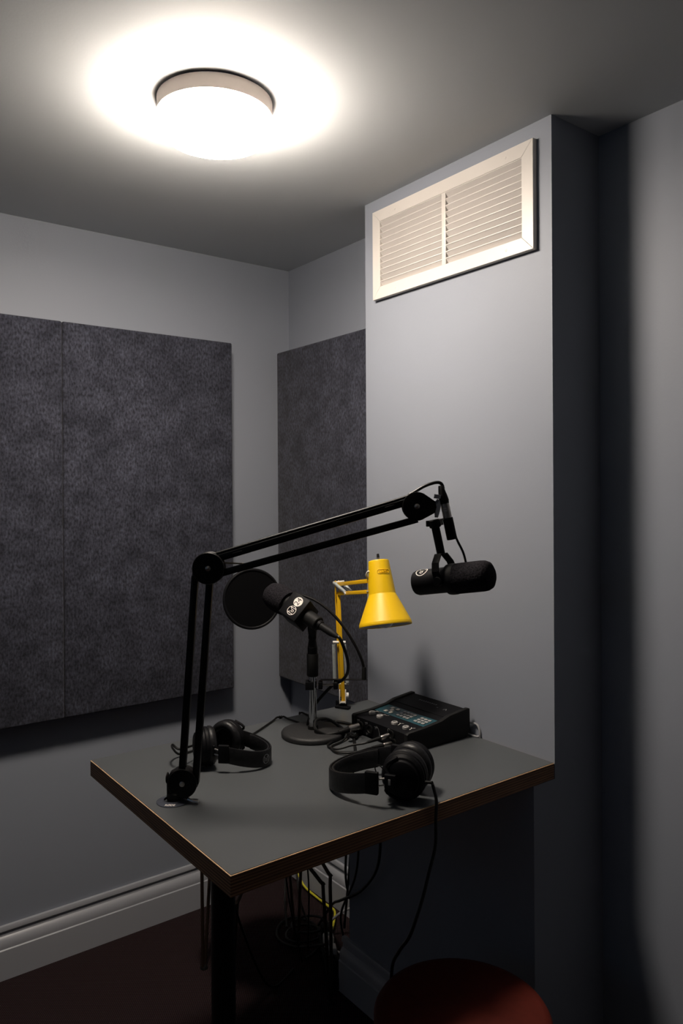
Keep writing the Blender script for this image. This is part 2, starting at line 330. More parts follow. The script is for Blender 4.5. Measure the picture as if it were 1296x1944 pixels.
MB().lathe([(0.09, 0), (0.09, -0.006)], T(0, 0, ZT - TTH), n=32).build('mounting_plate', 'blackm', t)
MB().lathe([(0.20, 0), (0.20, 0.006), (0.19, 0.012), (0.03, 0.016)], n=48).build('foot_plate', 'blackm', t)

# ------------------------------------------------------------------ boom arm (local x along the arm's plane, y away from camera)
BA = -37.01
t = thing('boom_arm', 'black two-section microphone boom arm bolted through the table', 'boom arm', (0.7061, 1.5639, ZT), BA)
FY = Matrix(((1, 0, 0, 0), (0, 0, -1, 0), (0, 1, 0, 0), (0, 0, 0, 1)))      # local xy -> xz plane, local z -> -y
def disc_y(c, r, th, n=40, bev=0.0015):
    return MB().lathe([(r - bev, -th / 2), (r, -th / 2 + bev), (r, th / 2 - bev), (r - bev, th / 2)], T(*c) @ FY, n)
g = MB().lathe([(0.020, 0.0), (0.036, 0.0), (0.0365, 0.0012), (0.034, 0.0024), (0.026, 0.0035), (0.020, 0.0055)], T(0.001, 0, 0.0002), 48, cap=False).build('grommet', 'ring', t, 50, label='glossy dark round table grommet')
text_mesh('RØDE', 0.0085, T(0.000, -0.0305, 0.0036) @ RX(12), shear=0.2).build('lettering', 'print', g, 0)
mb = MB().lathe([(0.018, 0.002), (0.018, 0.02), (0.014, 0.024), (0.014, 0.04)], T(0.006, 0, 0), 24)
mb.prism([(-0.0115, 0.006), (0.014, 0.006), (0.040, 0.014), (0.052, 0.030), (0.056, 0.043), (0.050, 0.062), (0.036, 0.074), (0.016, 0.076), (-0.004, 0.066), (-0.0115, 0.046)], 0.020, T(0, 0.010, 0) @ FY, 0.002)
mb.build('base_bracket', 'blackm', t)
disc_y((0.0236, -0.011, 0.043), 0.0325, 0.006).build('joint_cover', 'blackm', t)
disc_y((0.0236, 0.013, 0.043), 0.0325, 0.006).build('joint_cover', 'blackm', t)
MB().cyl((-0.010, 0, 0.052), (-0.0135, 0, 0.052), 0.012, bev=0.001).build('tension_cap', 'blackm', t)
MB().tube([(0.036, -0.012, 0.009), (0.048, -0.016, 0.006), (0.060, -0.018, 0.005)], 0.0035, 8, 4).build('clamp_lever', 'nickel', t)
def bolt(c, r=0.0048):
    return MB().lathe([(r * 1.25, 0), (r * 1.25, 0.001), (r, 0.0015), (r * 0.9, 0.0035), (r * 0.5, 0.0048), (0, 0.0050)], T(*c) @ FY, 16).build('bolt', 'nickel', t)
bolt((0.0236, -0.014, 0.043))
def bar(a, b, wd, th, y):
    a, b = Vector((a[0], y, a[1])), Vector((b[0], y, b[1])); d = b - a
    return MB().box((0, 0, d.length / 2), (wd, th, d.length), frame(a, d, (1, 0, 0)), 0.0012).build('arm_bar', 'blackm', t)
bar((0.0205, 0.050), (0.0530, 0.500), 0.0152, 0.0150, 0)
bar((0.0508, 0.040), (0.0865, 0.505), 0.0152, 0.0150, 0)
bar((0.080, 0.5305), (0.520, 0.6585), 0.0150, 0.0150, 0)
bar((0.090, 0.499), (0.545, 0.6215), 0.0150, 0.0150, 0)
for y in (-0.0115, 0.0115):
    disc_y((0.0837, y, 0.5164), 0.0355, 0.007).build('elbow_plate', 'blackm', t)
bolt((0.0837, -0.0148, 0.5164))
MB().box((0.0525, 0, 0.498), (0.010, 0.018, 0.042), bev=0.002).build('elbow_stop', 'blackm', t)
MB().cyl((0.112, 0.002, 0.5275), (0.165, 0.002, 0.5245), 0.0017, n=10).build('spring_rod', 'brass', t, label='pale brass tension rod')
tear = [(0.0317 * math.cos(math.radians(a)), 0.0317 * math.sin(math.radians(a))) for a in range(62, 300, 8)] + [(0.040, -0.0125), (0.043, 0.0), (0.040, 0.0125)]
for y in (0.0155, -0.0090):
    MB().prism(tear, 0.0065, T(0.543, y, 0.6501) @ FY @ RZ(-3), 0.0012).build('head_plate', 'blackm', t)
bolt((0.543, -0.0155, 0.6501))
MB().cyl((0.573, 0, 0.649), (0.588, 0, 0.649), 0.010, bev=0.001, n=20).build('head_swivel', 'rubber', t)
mb = MB(); hm = T(0.5885, -0.004, 0.649) @ RY(4)
mb.lathe([(0.0065, -0.006), (0.0065, 0.006)], hm @ FY, 18)
mb.prism([(-0.004, -0.024), (0.003, -0.024), (0.006, -0.012), (0.0075, 0.002), (0.005, 0.014), (-0.001, 0.017), (-0.0065, 0.010), (-0.0065, -0.004)], 0.010, hm @ T(0, 0.005, 0) @ FY, 0.0015)
mb.prism([(-0.009, 0.018), (0.005, 0.017), (0.007, 0.026), (-0.008, 0.0275)], 0.012, hm @ T(0, 0.006, 0) @ FY, 0.001)
mb.build('wing_nut', 'chrome', t)
mb = MB().prism([(-0.014, -0.002), (0.012, 0.003), (0.012, 0.007), (-0.014, 0.002)], 0.016, T(0.591, 0.008, 0.617) @ FY, 0.0008)
mb.cyl((0.594, 0, 0.622), (0.597, 0, 0.608), 0.006, n=16).build('threaded_stud', 'nickel', t)
c_ = MB().tube([(0.100, 0.0, 0.548), (0.14, 0, 0.5597), (0.30, 0, 0.6065), (0.50, 0, 0.6645), (0.530, 0, 0.677), (0.558, 0.000, 0.693), (0.578, 0.001, 0.7005), (0.592, 0.002, 0.7025), (0.600, 0.003, 0.698), (0.603, 0.003, 0.688)], 0.0037, 10, 6)
c_.build('microphone_cable', 'cable', t)
for u_ in (0.06, 0.9): MB().box((0, 0, 0), (0.022, 0.017, 0.006), T(0.0837 + 0.04 + (0.40) * u_, 0, 0.5425 + 0.118 * u_) @ RY(-16), 0.001).build('cable_clip', 'rubber', t)

# ------------------------------------------------------------------ broadcast microphone hanging from the boom
mc = Vector((0.6085, -0.001, 0.487))                       # yoke pivot centre, boom-local
psi, phi = math.radians(37), math.radians(9)
ua = Vector((math.cos(phi) * math.cos(psi), -math.cos(phi) * math.sin(psi), math.sin(phi)))
wa = Vector((math.sin(psi), math.cos(psi), 0)); na = ua.cross(wa) * -1
if na.z < 0: na = -na
Rb = RZ(BA)
t = thing('broadcast_microphone', 'black dynamic broadcast microphone with foam windscreen hanging from the boom', 'microphone', Vector((0.7061, 1.5639, ZT)) + Rb @ mc, BA)
MM = frame((0, 0, 0), ua, wa)                               # local z = mic axis, x = pivot axis
MB().lathe([(0, -0.080), (0.020, -0.080), (0.0262, -0.077), (0.0285, -0.070), (0.0285, 0.012), (0.0285, 0.025)], MM, 48).build('body', 'black', t)
MB().lathe([(0.0285, 0.006), (0.0335, 0.008), (0.0345, 0.014), (0.0345, 0.024), (0.033, 0.028)], MM, 48, cap=False).build('collar_ring', 'rubber', t)
MB().lathe([(0.0325, 0.022), (0.0335, 0.030), (0.0335, 0.088), (0.0325, 0.098), (0.029, 0.106), (0.021, 0.111), (0, 0.113)], MM, 48).build('windscreen', 'foam', t, 60, label='black foam windscreen')
# yoke: a strap bent over the body
sd = Vector((-0.20, 0, 0.98)).normalized()
for s_ in (-1, 1):
    pts = [wa * (s_ * 0.038) - sd * 0.004, wa * (s_ * 0.040) + sd * 0.022, wa * (s_ * 0.033) + sd * 0.040, wa * (s_ * 0.013) + sd * 0.0585, wa * (-s_ * 0.001) + sd * 0.0585]
    mb = MB(); wv = ua * 0.0085; vs = []
    for i, p in enumerate(pts):
        tn = (pts[min(i + 1, 4)] - pts[max(i - 1, 0)]).normalized(); nn = tn.cross(ua).normalized() * 0.0014
        vs += [p + wv + nn, p - wv + nn, p - wv - nn, p + wv - nn]
    fs = [[4 * i + j, 4 * i + (j + 1) % 4, 4 * i + 4 + (j + 1) % 4, 4 * i + 4 + j] for i in range(4) for j in range(4)] + [[0, 1, 2, 3], [16, 17, 18, 19]]
    mb.add(vs, fs).build('yoke_arm', 'black', t, 25)
    MB().cyl(wa * (s_ * 0.028), wa * (s_ * 0.0425), 0.0105, bev=0.0015, n=24).build('pivot_knob', 'black', t)
MB().cyl(sd * 0.056, sd * 0.120, 0.0092, n=24, bev=0.001).build('stem', 'black', t)
MB().cyl(sd * 0.118, sd * 0.136, 0.0130, n=24, bev=0.002).box((0, 0, 0), (0.008, 0.011, 0.013), T(*(sd * 0.127 + Vector((-0.015, 0, 0)))), 0.001).build('stem_nut', 'rubber', t)
xo = Vector((0.0315, 0.002, 0))
MB().cyl(xo + sd * 0.091, xo + sd * 0.140, 0.0115, n=28, bev=0.001).build('socket', 'black', t)
cn = MB().cyl(xo + sd * 0.138, xo + sd * 0.173, 0.0098, n=28, bev=0.0006); cn = cn.build('connector', 'nickel', t, label='silver cable connector')
mb = MB()
for k_ in range(3): mb.box((0, 0, 0), (0.008, 0.0008, 0.0012), T(*(xo + sd * (0.156 + 0.0045 * k_) + Vector((-0.003, -0.0097, 0)))))
mb.build('grip_rib', 'chrome', cn)
MB().lathe([(0.0103, 0), (0.0103, 0.004), (0.0112, 0.006), (0.0098, 0.018), (0.0075, 0.030), (0.0052, 0.040), (0.0045, 0.041)], frame(xo + sd * 0.172, sd + Vector((-0.02, 0, 0))), 24).build('connector_boot', 'rubber', t)
MB().tube([xo + sd * 0.100 + Vector((0.009, 0, 0)), xo + sd * 0.088 + Vector((0.011, 0, 0)), xo + sd * 0.06 + Vector((0.019, 0.004, 0)), xo + sd * 0.03 + Vector((0.021, 0.012, 0)), xo + sd * 0.010 + Vector((0.018, 0.018, 0))], 0.0026, 8, 6).build('lead', 'cable', t)
def monogram(r, m, wd=None):
    """letter M with a looped middle inside a ring, flat strokes"""
    wd = wd or r * 0.115; mb = MB(); mb.ribbon(circ(r, 40), wd, m, True)
    k = r * 0.62
    for x in (-k, k): mb.ribbon([(x, -r * 0.72), (x, r * 0.70)], wd, m)
    mb.ribbon([(-k, r * 0.68), (-0.10 * r, -0.05 * r)], wd, m); mb.ribbon([(k, r * 0.68), (0.10 * r, -0.05 * r)], wd, m)
    mb.ribbon(circ(r * 0.24, 20, 0, -0.27 * r), wd, m, True); return mb
def wrap(mb, R):
    """bend flat local xy print round the z-axis cylinder of radius R (x -> arc, y -> z)"""
    mb.v = [Vector((R * math.sin(v.x / R), -R * math.cos(v.x / R), v.y)) for v in mb.v]; return mb
lg = wrap(monogram(0.0135, RZ(90)), 0.0288)
lg.v = [MM @ RZ(208) @ T(0, 0, -0.052) @ v for v in lg.v]
lg.build('emblem', 'print', t, 0, label='white ring monogram emblem')

# ------------------------------------------------------------------ desk microphone stand with pop shield
t = thing('microphone_stand', 'small desk microphone stand with round black base and chrome tube', 'microphone stand', (1.2113, 1.7466, ZT), BA)
MB().lathe([(0.084, 0), (0.0885, 0.002), (0.0895, 0.010), (0.087, 0.014), (0.078, 0.0165), (0.02, 0.019), (0.0, 0.019)], n=64).build('base', 'cast', t, 50)
MB().lathe([(0.0145, 0.018), (0.0140, 0.028), (0.0118, 0.029)], n=32).build('base_collar', 'rubber', t)
MB().lathe([(0.0113, 0.020), (0.0113, 0.19)], n=32).build('tube', 'chrome', t, label='chrome tube')
MB().lathe([(0.0150, 0.167), (0.0163, 0.169), (0.0163, 0.228), (0.0150, 0.230)], n=32).build('clutch', 'rubber', t)
MB().lathe([(0.0135, 0.230), (0.0140, 0.232), (0.0140, 0.248), (0.0125, 0.250)], n=32).build('adapter', 'black', t)
fr_h = Vector((0.79 * 0.913, -0.57, -0.79 * 0.408 * 1.15)).normalized()          # toward the handle end
mcn = Vector((-0.0385, 0.012, 0.347))                                            # flag centre, stand-local
clip = mcn + fr_h * 0.054
mb = MB().cyl((0, 0, 0.247), (0, -0.004, 0.275), 0.0135, 0.0100, n=24)
mb.cyl((0, -0.018, 0.279), (0, 0.012, 0.279), 0.0115, n=20, bev=0.0015)
mb.cyl((0, -0.004, 0.270), clip - Vector((0, 0, 0.006)), 0.0100, 0.015, n=20)
mb.build('swivel_clip', 'rubber', t)
MB().lathe([(0.0185, -0.024), (0.0205, -0.022), (0.0215, 0.022), (0.0195, 0.024)], frame(clip, -fr_h), 32).build('clip_sleeve', 'rubber', t)

t = thing('pop_shield', 'round black pop shield on a black gooseneck clamped to the stand tube', 'pop shield', (1.2113, 1.7466, ZT), BA)
MB().prism([(-0.020, -0.016), (0.004, -0.016), (0.004, -0.0118), (-0.0125, -0.0118), (-0.0125, 0.0118), (0.004, 0.0118), (0.004, 0.016), (-0.020, 0.016)], 0.022, T(0, 0, 0.131), 0.001).box((0.022, 0, 0.142), (0.012, 0.026, 0.020), bev=0.002).build('clamp', 'black', t)
MB().cyl((0.013, 0, 0.142), (0.066, 0, 0.1415), 0.0028, n=12).build('clamp_screw', 'nickel', t)
MB().cyl((0.058, 0, 0.1415), (0.071, 0, 0.1415), 0.0125, bev=0.002, n=20).build('clamp_knob', 'rubber', t)
MB().box((0.088, 0, 0.1565), (0.132, 0.016, 0.0016), bev=0.0005).box((0.0225, 0, 0.1505), (0.0016, 0.016, 0.013)).build('bracket_plate', 'blackm', t)
MB().tube([(0.1445, 0, 0.157), (0.1450, 0, 0.175), (0.138, 0.002, 0.212), (0.110, 0.012, 0.268), (0.070, 0.030, 0.322), (0.020, 0.050, 0.364), (-0.030, 0.070, 0.384), (-0.075, 0.095, 0.384), (-0.105, 0.117, 0.372)], 0.0042, 10, 8).build('gooseneck', 'blackm', t)
MB().lathe([(0.0068, 0), (0.0068, 0.028), (0.0055, 0.034)], T(0.1445, 0, 0.157), 20).build('gooseneck_socket', 'rubber', t)
pc = Vector((-0.184, 0.135, 0.366)); pn = Vector((0.40, -0.91, 0.10)).normalized(); PM = frame(pc, pn)
mb = MB(); mb.tube([PM @ Vector((0.0865 * math.cos(a), 0.0865 * math.sin(a), 0)) for a in [2 * math.pi * i / 56 for i in range(56)]], 0.0046, 10, 1, True)
mb.build('hoop', 'black', t)
MB().lathe([(0.085, -0.002), (0.085, -0.0008), (0, -0.0008)], PM, 56, cap=True).build('mesh_screen', 'mesh', t)
MB().lathe([(0.085, 0.0012), (0.085, 0.002), (0, 0.002)], PM, 56, cap=True).build('mesh_screen', 'mesh', t)
MB().box((0, 0, 0), (0.016, 0.014, 0.012), frame((-0.105, 0.117, 0.372), pn), 0.002).build('hoop_clamp', 'black', t)

t = thing('handheld_microphone', 'handheld microphone with black foam ball and square flag reading 24', 'microphone', Vector((1.2113, 1.7466, ZT)) + Rb @ mcn, BA)
HM = frame((0, 0, 0), -fr_h)                                   # local z toward the foam
MB().lathe([(0.0125, -0.088), (0.0135, -0.085), (0.0170, -0.035), (0.0195, 0.0), (0.021, 0.034)], HM, 32).build('handle', 'black', t)
MB().lathe([(0.020, 0.030), (0.0265, 0.032), (0.0275, 0.042), (0.0265, 0.046), (0.022, 0.047)], HM, 32).build('neck_ring', 'rubber', t)
MB().lathe([(0.024, 0.045), (0.036, 0.046), (0.0395, 0.062), (0.0405, 0.080), (0.0385, 0.100), (0.032, 0.117), (0.020, 0.127), (0, 0.131)], HM, 40).build('foam_windscreen', 'foam', t, 60)
# flag faces: find roll so that one face looks at the viewer and up
vdir = Vector((0, -0.93, 0.36)); fn = (vdir - fr_h * vdir.dot(fr_h)).normalized()
FM = Matrix((fr_h, fn.cross(fr_h), fn)).transposed().to_4x4()   # x along handle, y across, z face normal
fl = MB().box((0, 0, 0), (0.064, 0.073, 0.071), FM, 0.002).build('microphone_flag', 'black', t, 30, label='black cube flag with white round prints')
fz = 0.0358
upv = FM @ Vector((0, 1, 0)); sy = 1 if upv.z > 0 else -1
MB().prism(circ(0.0142, 40), 0.0003, FM @ T(0.003, sy * 0.0155, fz)).build('round_print', 'print', fl, 0)
text_mesh('24', 0.0225, FM @ T(0.003, sy * 0.0155, fz + 0.0005) @ RZ(90 if sy > 0 else -90)).build('digits', 'black', fl, 0)
monogram(0.0132, FM @ T(0.003, -sy * 0.0145, fz) @ RZ(90 if sy > 0 else -90)).build('emblem', 'print', fl, 0)
monogram(0.0132, FM @ RX(90 * sy) @ T(-0.002, sy * 0.0, fz) @ RZ(90)).build('emblem', 'printgrey', fl, 0)
xm = MB().lathe([(0.0105, -0.116), (0.0105, -0.086)], HM, 24).build('connector', 'rubber', t)
MB().box((0.0, 0, 0), (0.006, 0.002, 0.010), HM @ RZ(200) @ T(0, -0.0100, -0.096), 0.0005).build('latch', 'nickel', xm)
MB().lathe([(0.0108, -0.116), (0.0105, -0.126), (0.0075, -0.144), (0.0055, -0.150)], HM, 20).build('connector_boot', 'rubber', t)
q0 = HM @ Vector((0, 0, -0.147)); S0 = Vector((0, 0, 0)) - mcn
def sl(*a): return Vector(a) + S0
MB().tube([q0, q0 + fr_h * 0.012, sl(0.088, -0.078, 0.262), sl(0.098, -0.066, 0.225), sl(0.098, -0.048, 0.190), sl(0.084, -0.018, 0.160), sl(0.058, 0.014, 0.138), sl(0.03, 0.022, 0.11), sl(0.000, 0.028, 0.07), sl(-0.016, 0.035, 0.02), sl(-0.006, 0.093, 0.0055), sl(0.06, 0.108, 0.0055), sl(0.125, 0.06, 0.0055), sl(0.12, -0.035, 0.008), sl(0.10, -0.055, 0.016), sl(0.105, -0.062, 0.024)], 0.0045, 10, 8).build('lead', 'cable', t)

# ------------------------------------------------------------------ yellow spring lamp
t = thing('desk_lamp', 'yellow enamelled spring-arm desk lamp clamped to the table edge', 'desk lamp', (1.4485, 1.925, ZT), BA)
MB().box((0.012, -0.018, 0.004), (0.048, 0.020, 0.007), RZ(-28), 0.002).box((0.0, 0.004, 0.010), (0.026, 0.028, 0.018), RZ(37), 0.002).box((0, 0.018, -0.03), (0.022, 0.006, 0.09), RZ(37), 0.001).box((0, 0.004, -0.074), (0.022, 0.034, 0.006), RZ(37), 0.001).build('clamp', 'black', t)
y0 = -0.005
def yb(a, b, wd, th, nm='arm_bar'):
    a, b = Vector(a), Vector(b); d = b - a
    return MB().box((0, 0, d.length / 2), (wd, th, d.length), frame(a, d, (1, 0, 0)), 0.001).build(nm, 'yellowarm', t)
pr = MB().box((-0.0075, y0 - 0.010, 0.036), (0.003, 0.018, 0.042), bev=0.001).box((0.011, y0 - 0.010, 0.036), (0.003, 0.018, 0.042), bev=0.001).box((0.002, y0 - 0.010, 0.0195), (0.02, 0.018, 0.004))
pr.build('socket_bracket', 'whitep', t, label='cream bracket')
yb((0.004, y0 - 0.008, 0.022), (-0.0095, y0 - 0.008, 0.360), 0.0115, 0.008)
yb((-0.006, y0 + 0.010, 0.030), (-0.0185, y0 + 0.010, 0.365), 0.0060, 0.006)
MB().cyl((0.012, y0 - 0.010, 0.040), (0.021, y0 - 0.010, 0.040), 0.0085, bev=0.001, n=18).build('wing_knob', 'whitep', t)
def spring(a, b, r, turns, wr=0.0011):
    a, b = Vector(a), Vector(b); d = b - a; fm = frame(a, d); k = turns * 10
    pts = [fm @ Vector((r * math.cos(2 * math.pi * i / 10), r * math.sin(2 * math.pi * i / 10), d.length * i / k)) for i in range(k + 1)]
    return MB().tube(pts, wr, 5, 1).build('spring', 'steel', t)
spring((-0.0225, y0 - 0.004, 0.078), (-0.0255, y0 - 0.004, 0.200), 0.0048, 46)
spring((0.0170, y0 - 0.004, 0.078), (0.0080, y0 - 0.004, 0.200), 0.0048, 46)
MB().cyl((-0.0285, y0 - 0.004, 0.207), (0.0125, y0 - 0.004, 0.207), 0.0042, n=14, bev=0.0006).build('spring_pin', 'whitep', t)
MB().cyl((-0.026, y0 - 0.004, 0.076), (0.021, y0 - 0.004, 0.074), 0.0022, n=12).build('spring_pin', 'whitep', t)
# elbow plates
E1 = Vector((-0.0165, y0, 0.398)); 
yb((-0.0185, y0 - 0.006, 0.348), (-0.019, y0 - 0.006, 0.402), 0.0045, 0.014, 'elbow_plate')
yb((-0.006, y0 + 0.006, 0.348), (-0.009, y0 + 0.006, 0.402), 0.0030, 0.014, 'elbow_plate')
Aw = Vector((0.0756, -0.250, 0.4287)); Bw = Vector((0.0765, -0.250, 0.398))
yb((-0.012, y0 - 0.004, 0.3905), Aw, 0.0060, 0.0115)
yb((-0.012, y0 - 0.004, 0.3610), Bw, 0.0060, 0.0110)
yb(Aw + Vector((0.003, 0, 0.004)), Bw + Vector((0.003, 0, -0.006)), 0.0055, 0.012, 'head_link')
spring((-0.0225, y0 - 0.010, 0.396), (0.0146, -0.081, 0.372), 0.0044, 30)
spring((0.004, y0 + 0.004, 0.396), (0.030, -0.098, 0.3775), 0.0044, 30)
MB().cyl((-0.026, y0 - 0.010, 0.397), (0.008, y0 + 0.004, 0.399), 0.0036, n=12).build('spring_pin', 'whitep', t)
MB().cyl((0.009, -0.085, 0.371), (0.029, -0.077, 0.3735), 0.0044, n=14, bev=0.0006).build('spring_pin', 'whitep', t)
MB().cyl((0.0715, -0.258, 0.3985), (0.0765, -0.258, 0.3985), 0.004, n=12).build('pivot_screw', 'nickel', t)
MB().tube([(0.081, -0.250, 0.4245), (0.075, -0.252, 0.4375), (0.0715, -0.256, 0.447), (0.076, -0.260, 0.4565), (0.086, -0.262, 0.4545)], 0.0028, 8, 6).build('flex', 'whitep', t, label='white flex loop')
# shade: axis leans so that the mouth turns toward the viewer
sa = Vector((0.090, -0.25, -0.96)).normalized()      # down the axis
st = Vector((0.1069, -0.245, 0.4845)); SM = frame(st, sa) @ Matrix.Scale(0.95, 4)
sh = MB().lathe([(0.0, -0.0012), (0.030, -0.0012), (0.0312, 0.0015), (0.0405, 0.100), (0.044, 0.108), (0.0775, 0.184), (0.0785, 0.190), (0.0780, 0.1935), (0.0765, 0.1925), (0.0755, 0.184), (0.0425, 0.108), (0.039, 0.100), (0.030, 0.003)], SM, 64, cap=False).build('shade', 'yellow', t, 14)
MB().lathe([(0.0766, 0.1926), (0.0750, 0.184), (0.0420, 0.1085), (0.0385, 0.100), (0.0295, 0.004), (0, 0.004)], SM, 64, cap=False).build('shade_lining', 'shade_in', sh, 30, label='white inside of the shade')
MB().lathe([(0.013, 0.08), (0.014, 0.115), (0.026, 0.145), (0.030, 0.168), (0.026, 0.186), (0.014, 0.197), (0, 0.200)], SM, 32).build('bulb', 'bulb', t, 60)
MB().cyl(st - sa * 0.001, st - sa * 0.010, 0.0045, n=16).build('switch_collar', 'nickel', t)
MB().cyl(st - sa * 0.009, st - sa * 0.0215, 0.0042, 0.0036, n=14, bev=0.0008).build('switch_knob', 'rubber', t)
# embossed badge wrapped round the upper cone
def emboss(mb, zc, ang):
    out = []
    for v in mb.v:
        zz = zc - v.y; rr = 0.0312 + (0.0405 - 0.0312) * (zz - 0.0015) / 0.0985 + 0.0004 + v.z; a = v.x / rr
        out.append(Vector((rr * math.cos(a), rr * math.sin(a), zz)))
    # rotate so a=0 faces ang
    mb.v = [SM @ RZ(ang) @ v for v in out]; return mb
vd = SM.inverted().to_3x3() @ Vector((0.28, -0.95, 0)); ang0 = math.degrees(math.atan2(vd.y, vd.x))
pill = []
for i in range(13): a = -math.pi / 2 + math.pi * i / 12; pill.append((0.0135 + 0.0062 * math.cos(a), 0.0062 * math.sin(a)))
for i in range(13): a = math.pi / 2 + math.pi * i / 12; pill.append((-0.0135 + 0.0062 * math.cos(a), 0.0062 * math.sin(a)))
pill = [(pill[i][0] + (pill[(i + 1) % 26][0] - pill[i][0]) * j / (8 if i in (12, 25) else 1), pill[i][1] + (pill[(i + 1) % 26][1] - pill[i][1]) * j / (8 if i in (12, 25) else 1)) for i in range(26) for j in range(8 if i in (12, 25) else 1)]
tst = SM @ RZ(ang0) @ Vector((0, 1, 0)); 
flip = (tst - SM.translation).x < 0
mb = MB().tube([(x, y, 0.0002) for x, y in pill], 0.0009, 8, 1, True); tm = text_mesh('LUXO', 0.0105, T(0, 0, 0.0006), extr=0.0009)
mb.add(tm.v, tm.f)
mb.v = [Vector((-v.x if flip else v.x, v.y, v.z)) for v in mb.v]
emboss(mb, 0.036, ang0).build('badge', 'yellow', sh, 20, label='embossed oblong badge reading LUXO')

# ------------------------------------------------------------------ portable audio codec / recorder
t = thing('audio_recorder', 'black portable audio mixer with teal keypad strip beside the wall', 'recorder', (1.320, 1.586, ZT))
RW = 0.118
top = [(0.0, 0.048), (0.060, 0.0515), (0.125, 0.0585), (0.150, 0.066), (0.225, 0.0755)]
def rz(x):
    for (a, b), (c, d) in zip(top, top[1:]):
        if a <= x <= c: return b + (d - b) * (x - a) / (c - a)
    return top[-1][1]
FXZ = FY                                        # xz profile extruded along -y
prof = [(0.0, 0.006)] + top + [(0.225, 0.006)]
MB().prism(prof, 2 * RW - 0.016, T(0, RW - 0.008, 0) @ FXZ, 0.001).build('body', 'black', t, 20)
bp = [(-0.004, 0.0), (-0.005, 0.049), (0.0, 0.0535), (0.060, 0.0565), (0.120, 0.0635), (0.150, 0.0725), (0.222, 0.0805), (0.229, 0.0785), (0.230, 0.016), (0.222, 0.014), (0.220, 0.0)]
for y in (RW + 0.001, -RW + 0.013): MB().prism(bp, 0.014, T(0, y, 0) @ FXZ, 0.003).build('side_bumper', 'rubber', t, 40)
def slope(x):
    return -math.degrees(math.atan2(rz(x + 0.004) - rz(x - 0.004), 0.008))
def deck(x, y, dz=0.0): return T(x, y, rz(x) + dz) @ RY(slope(x))
pn_ = MB()
for (xa, xb) in ((0.070, 0.124),):
    pn_.add([(xa, 0.106, rz(xa) + 0.0006), (xb, 0.106, rz(xb) + 0.0006), (xb, -0.104, rz(xb) + 0.0006), (xa, -0.104, rz(xa) + 0.0006), (xa, 0.106, rz(xa) - 0.001), (xb, 0.106, rz(xb) - 0.001), (xb, -0.104, rz(xb) - 0.001), (xa, -0.104, rz(xa) - 0.001)],
            [[0, 1, 2, 3], [0, 4, 5, 1], [1, 5, 6, 2], [2, 6, 7, 3], [3, 7, 4, 0]])
pan = pn_.build('keypad_panel', 'teal', t, 0, label='teal keypad strip')
kf = {}
def key(x, y, dx, dy, mat):
    k = (dx, dy, mat)
    if k not in kf: kf[k] = o = MB().box((0, 0, 0.001), (dx, dy, 0.0026), bev=0.0008).build('key', mat, pan)
    else: o = kf[k].copy(); COL.objects.link(o)
    o.matrix_local = deck(x, y, 0.0006)
for x, y in ((0.097, 0.060), (0.110, 0.071), (0.110, 0.049), (0.084, 0.071), (0.084, 0.049)): key(x, y, 0.011, 0.011, 'key2')
for i in range(3):
    for j in range(4): key(0.083 + i * 0.0135, 0.018 - j * 0.0135, 0.009, 0.0105, 'key')
for i in range(3):
    for j in range(3): key(0.083 + i * 0.0125, -0.055 - j * 0.0145, 0.008, 0.0115, 'key')
for i, (x, y) in enumerate(((0.045, 0.086), (0.041, 0.047), (0.034, -0.024), (0.031, -0.073))):
    k = MB().lathe([(0.0095, 0), (0.0092, 0.005), (0.0080, 0.0062), (0.0045, 0.0062), (0.0040, 0.002), (0, 0.002)], deck(x, y), 28).build('dial', 'key', t, 30, label='grey ring dial')
    mb = MB()
    if i < 2: mb.ribbon([(0.016, 0.012), (0.020, 0.004), (0.024, 0.008), (0.021, -0.004), (0.026, -0.010)], 0.0012, deck(x, y, 0.0006))
    else: mb.ribbon([(0.015 * math.cos(a), 0.015 * math.sin(a)) for a in [math.radians(d) for d in range(-95, -20, 12)]], 0.0013, deck(x, y, 0.0006)).ribbon([(0.011, -0.011), (0.018, -0.018)], 0.0012, deck(x, y, 0.0006))
    mb.build('dial_mark', 'print', t, 0)
# rear cover seam and small illegible printing
MB().box((0, 0, 0), (0.0012, 2 * RW - 0.03, 0.0012), deck(0.147, 0, 0.0004)).build('cover_seam', 'rubber', t)
mb = MB(); yy = 0.050
for k_ in range(9):
    hgt = random.choice((0.005, 0.006, 0.008)); mb.ribbon([(-hgt / 2, 0.001), (0.0, -0.0015), (hgt / 2, 0.0005)], 0.0012, deck(0.196, yy, 0.0006)); mb.ribbon([(hgt / 3, -0.003), (hgt / 3, 0.003)], 0.0011, deck(0.196, yy, 0.0006)); yy -= 0.0085
mb.ribbon([(-0.004, 0.006), (0.005, 0), (-0.004, -0.006)], 0.0022, deck(0.185, -0.066, 0.0006)); mb.ribbon([(-0.001, 0.012), (-0.001, 0.005)], 0.0014, deck(0.185, -0.044, 0.0006))
mb.build('maker_print', 'printgrey', t, 0)
mb = MB()
for k_ in range(5): mb.ribbon([(0, 0.016), (0, -0.016)], 0.0008, deck(0.158 + 0.006 * k_, -0.062, 0.0006))
mb.build('small_print', 'rubber', t, 0)
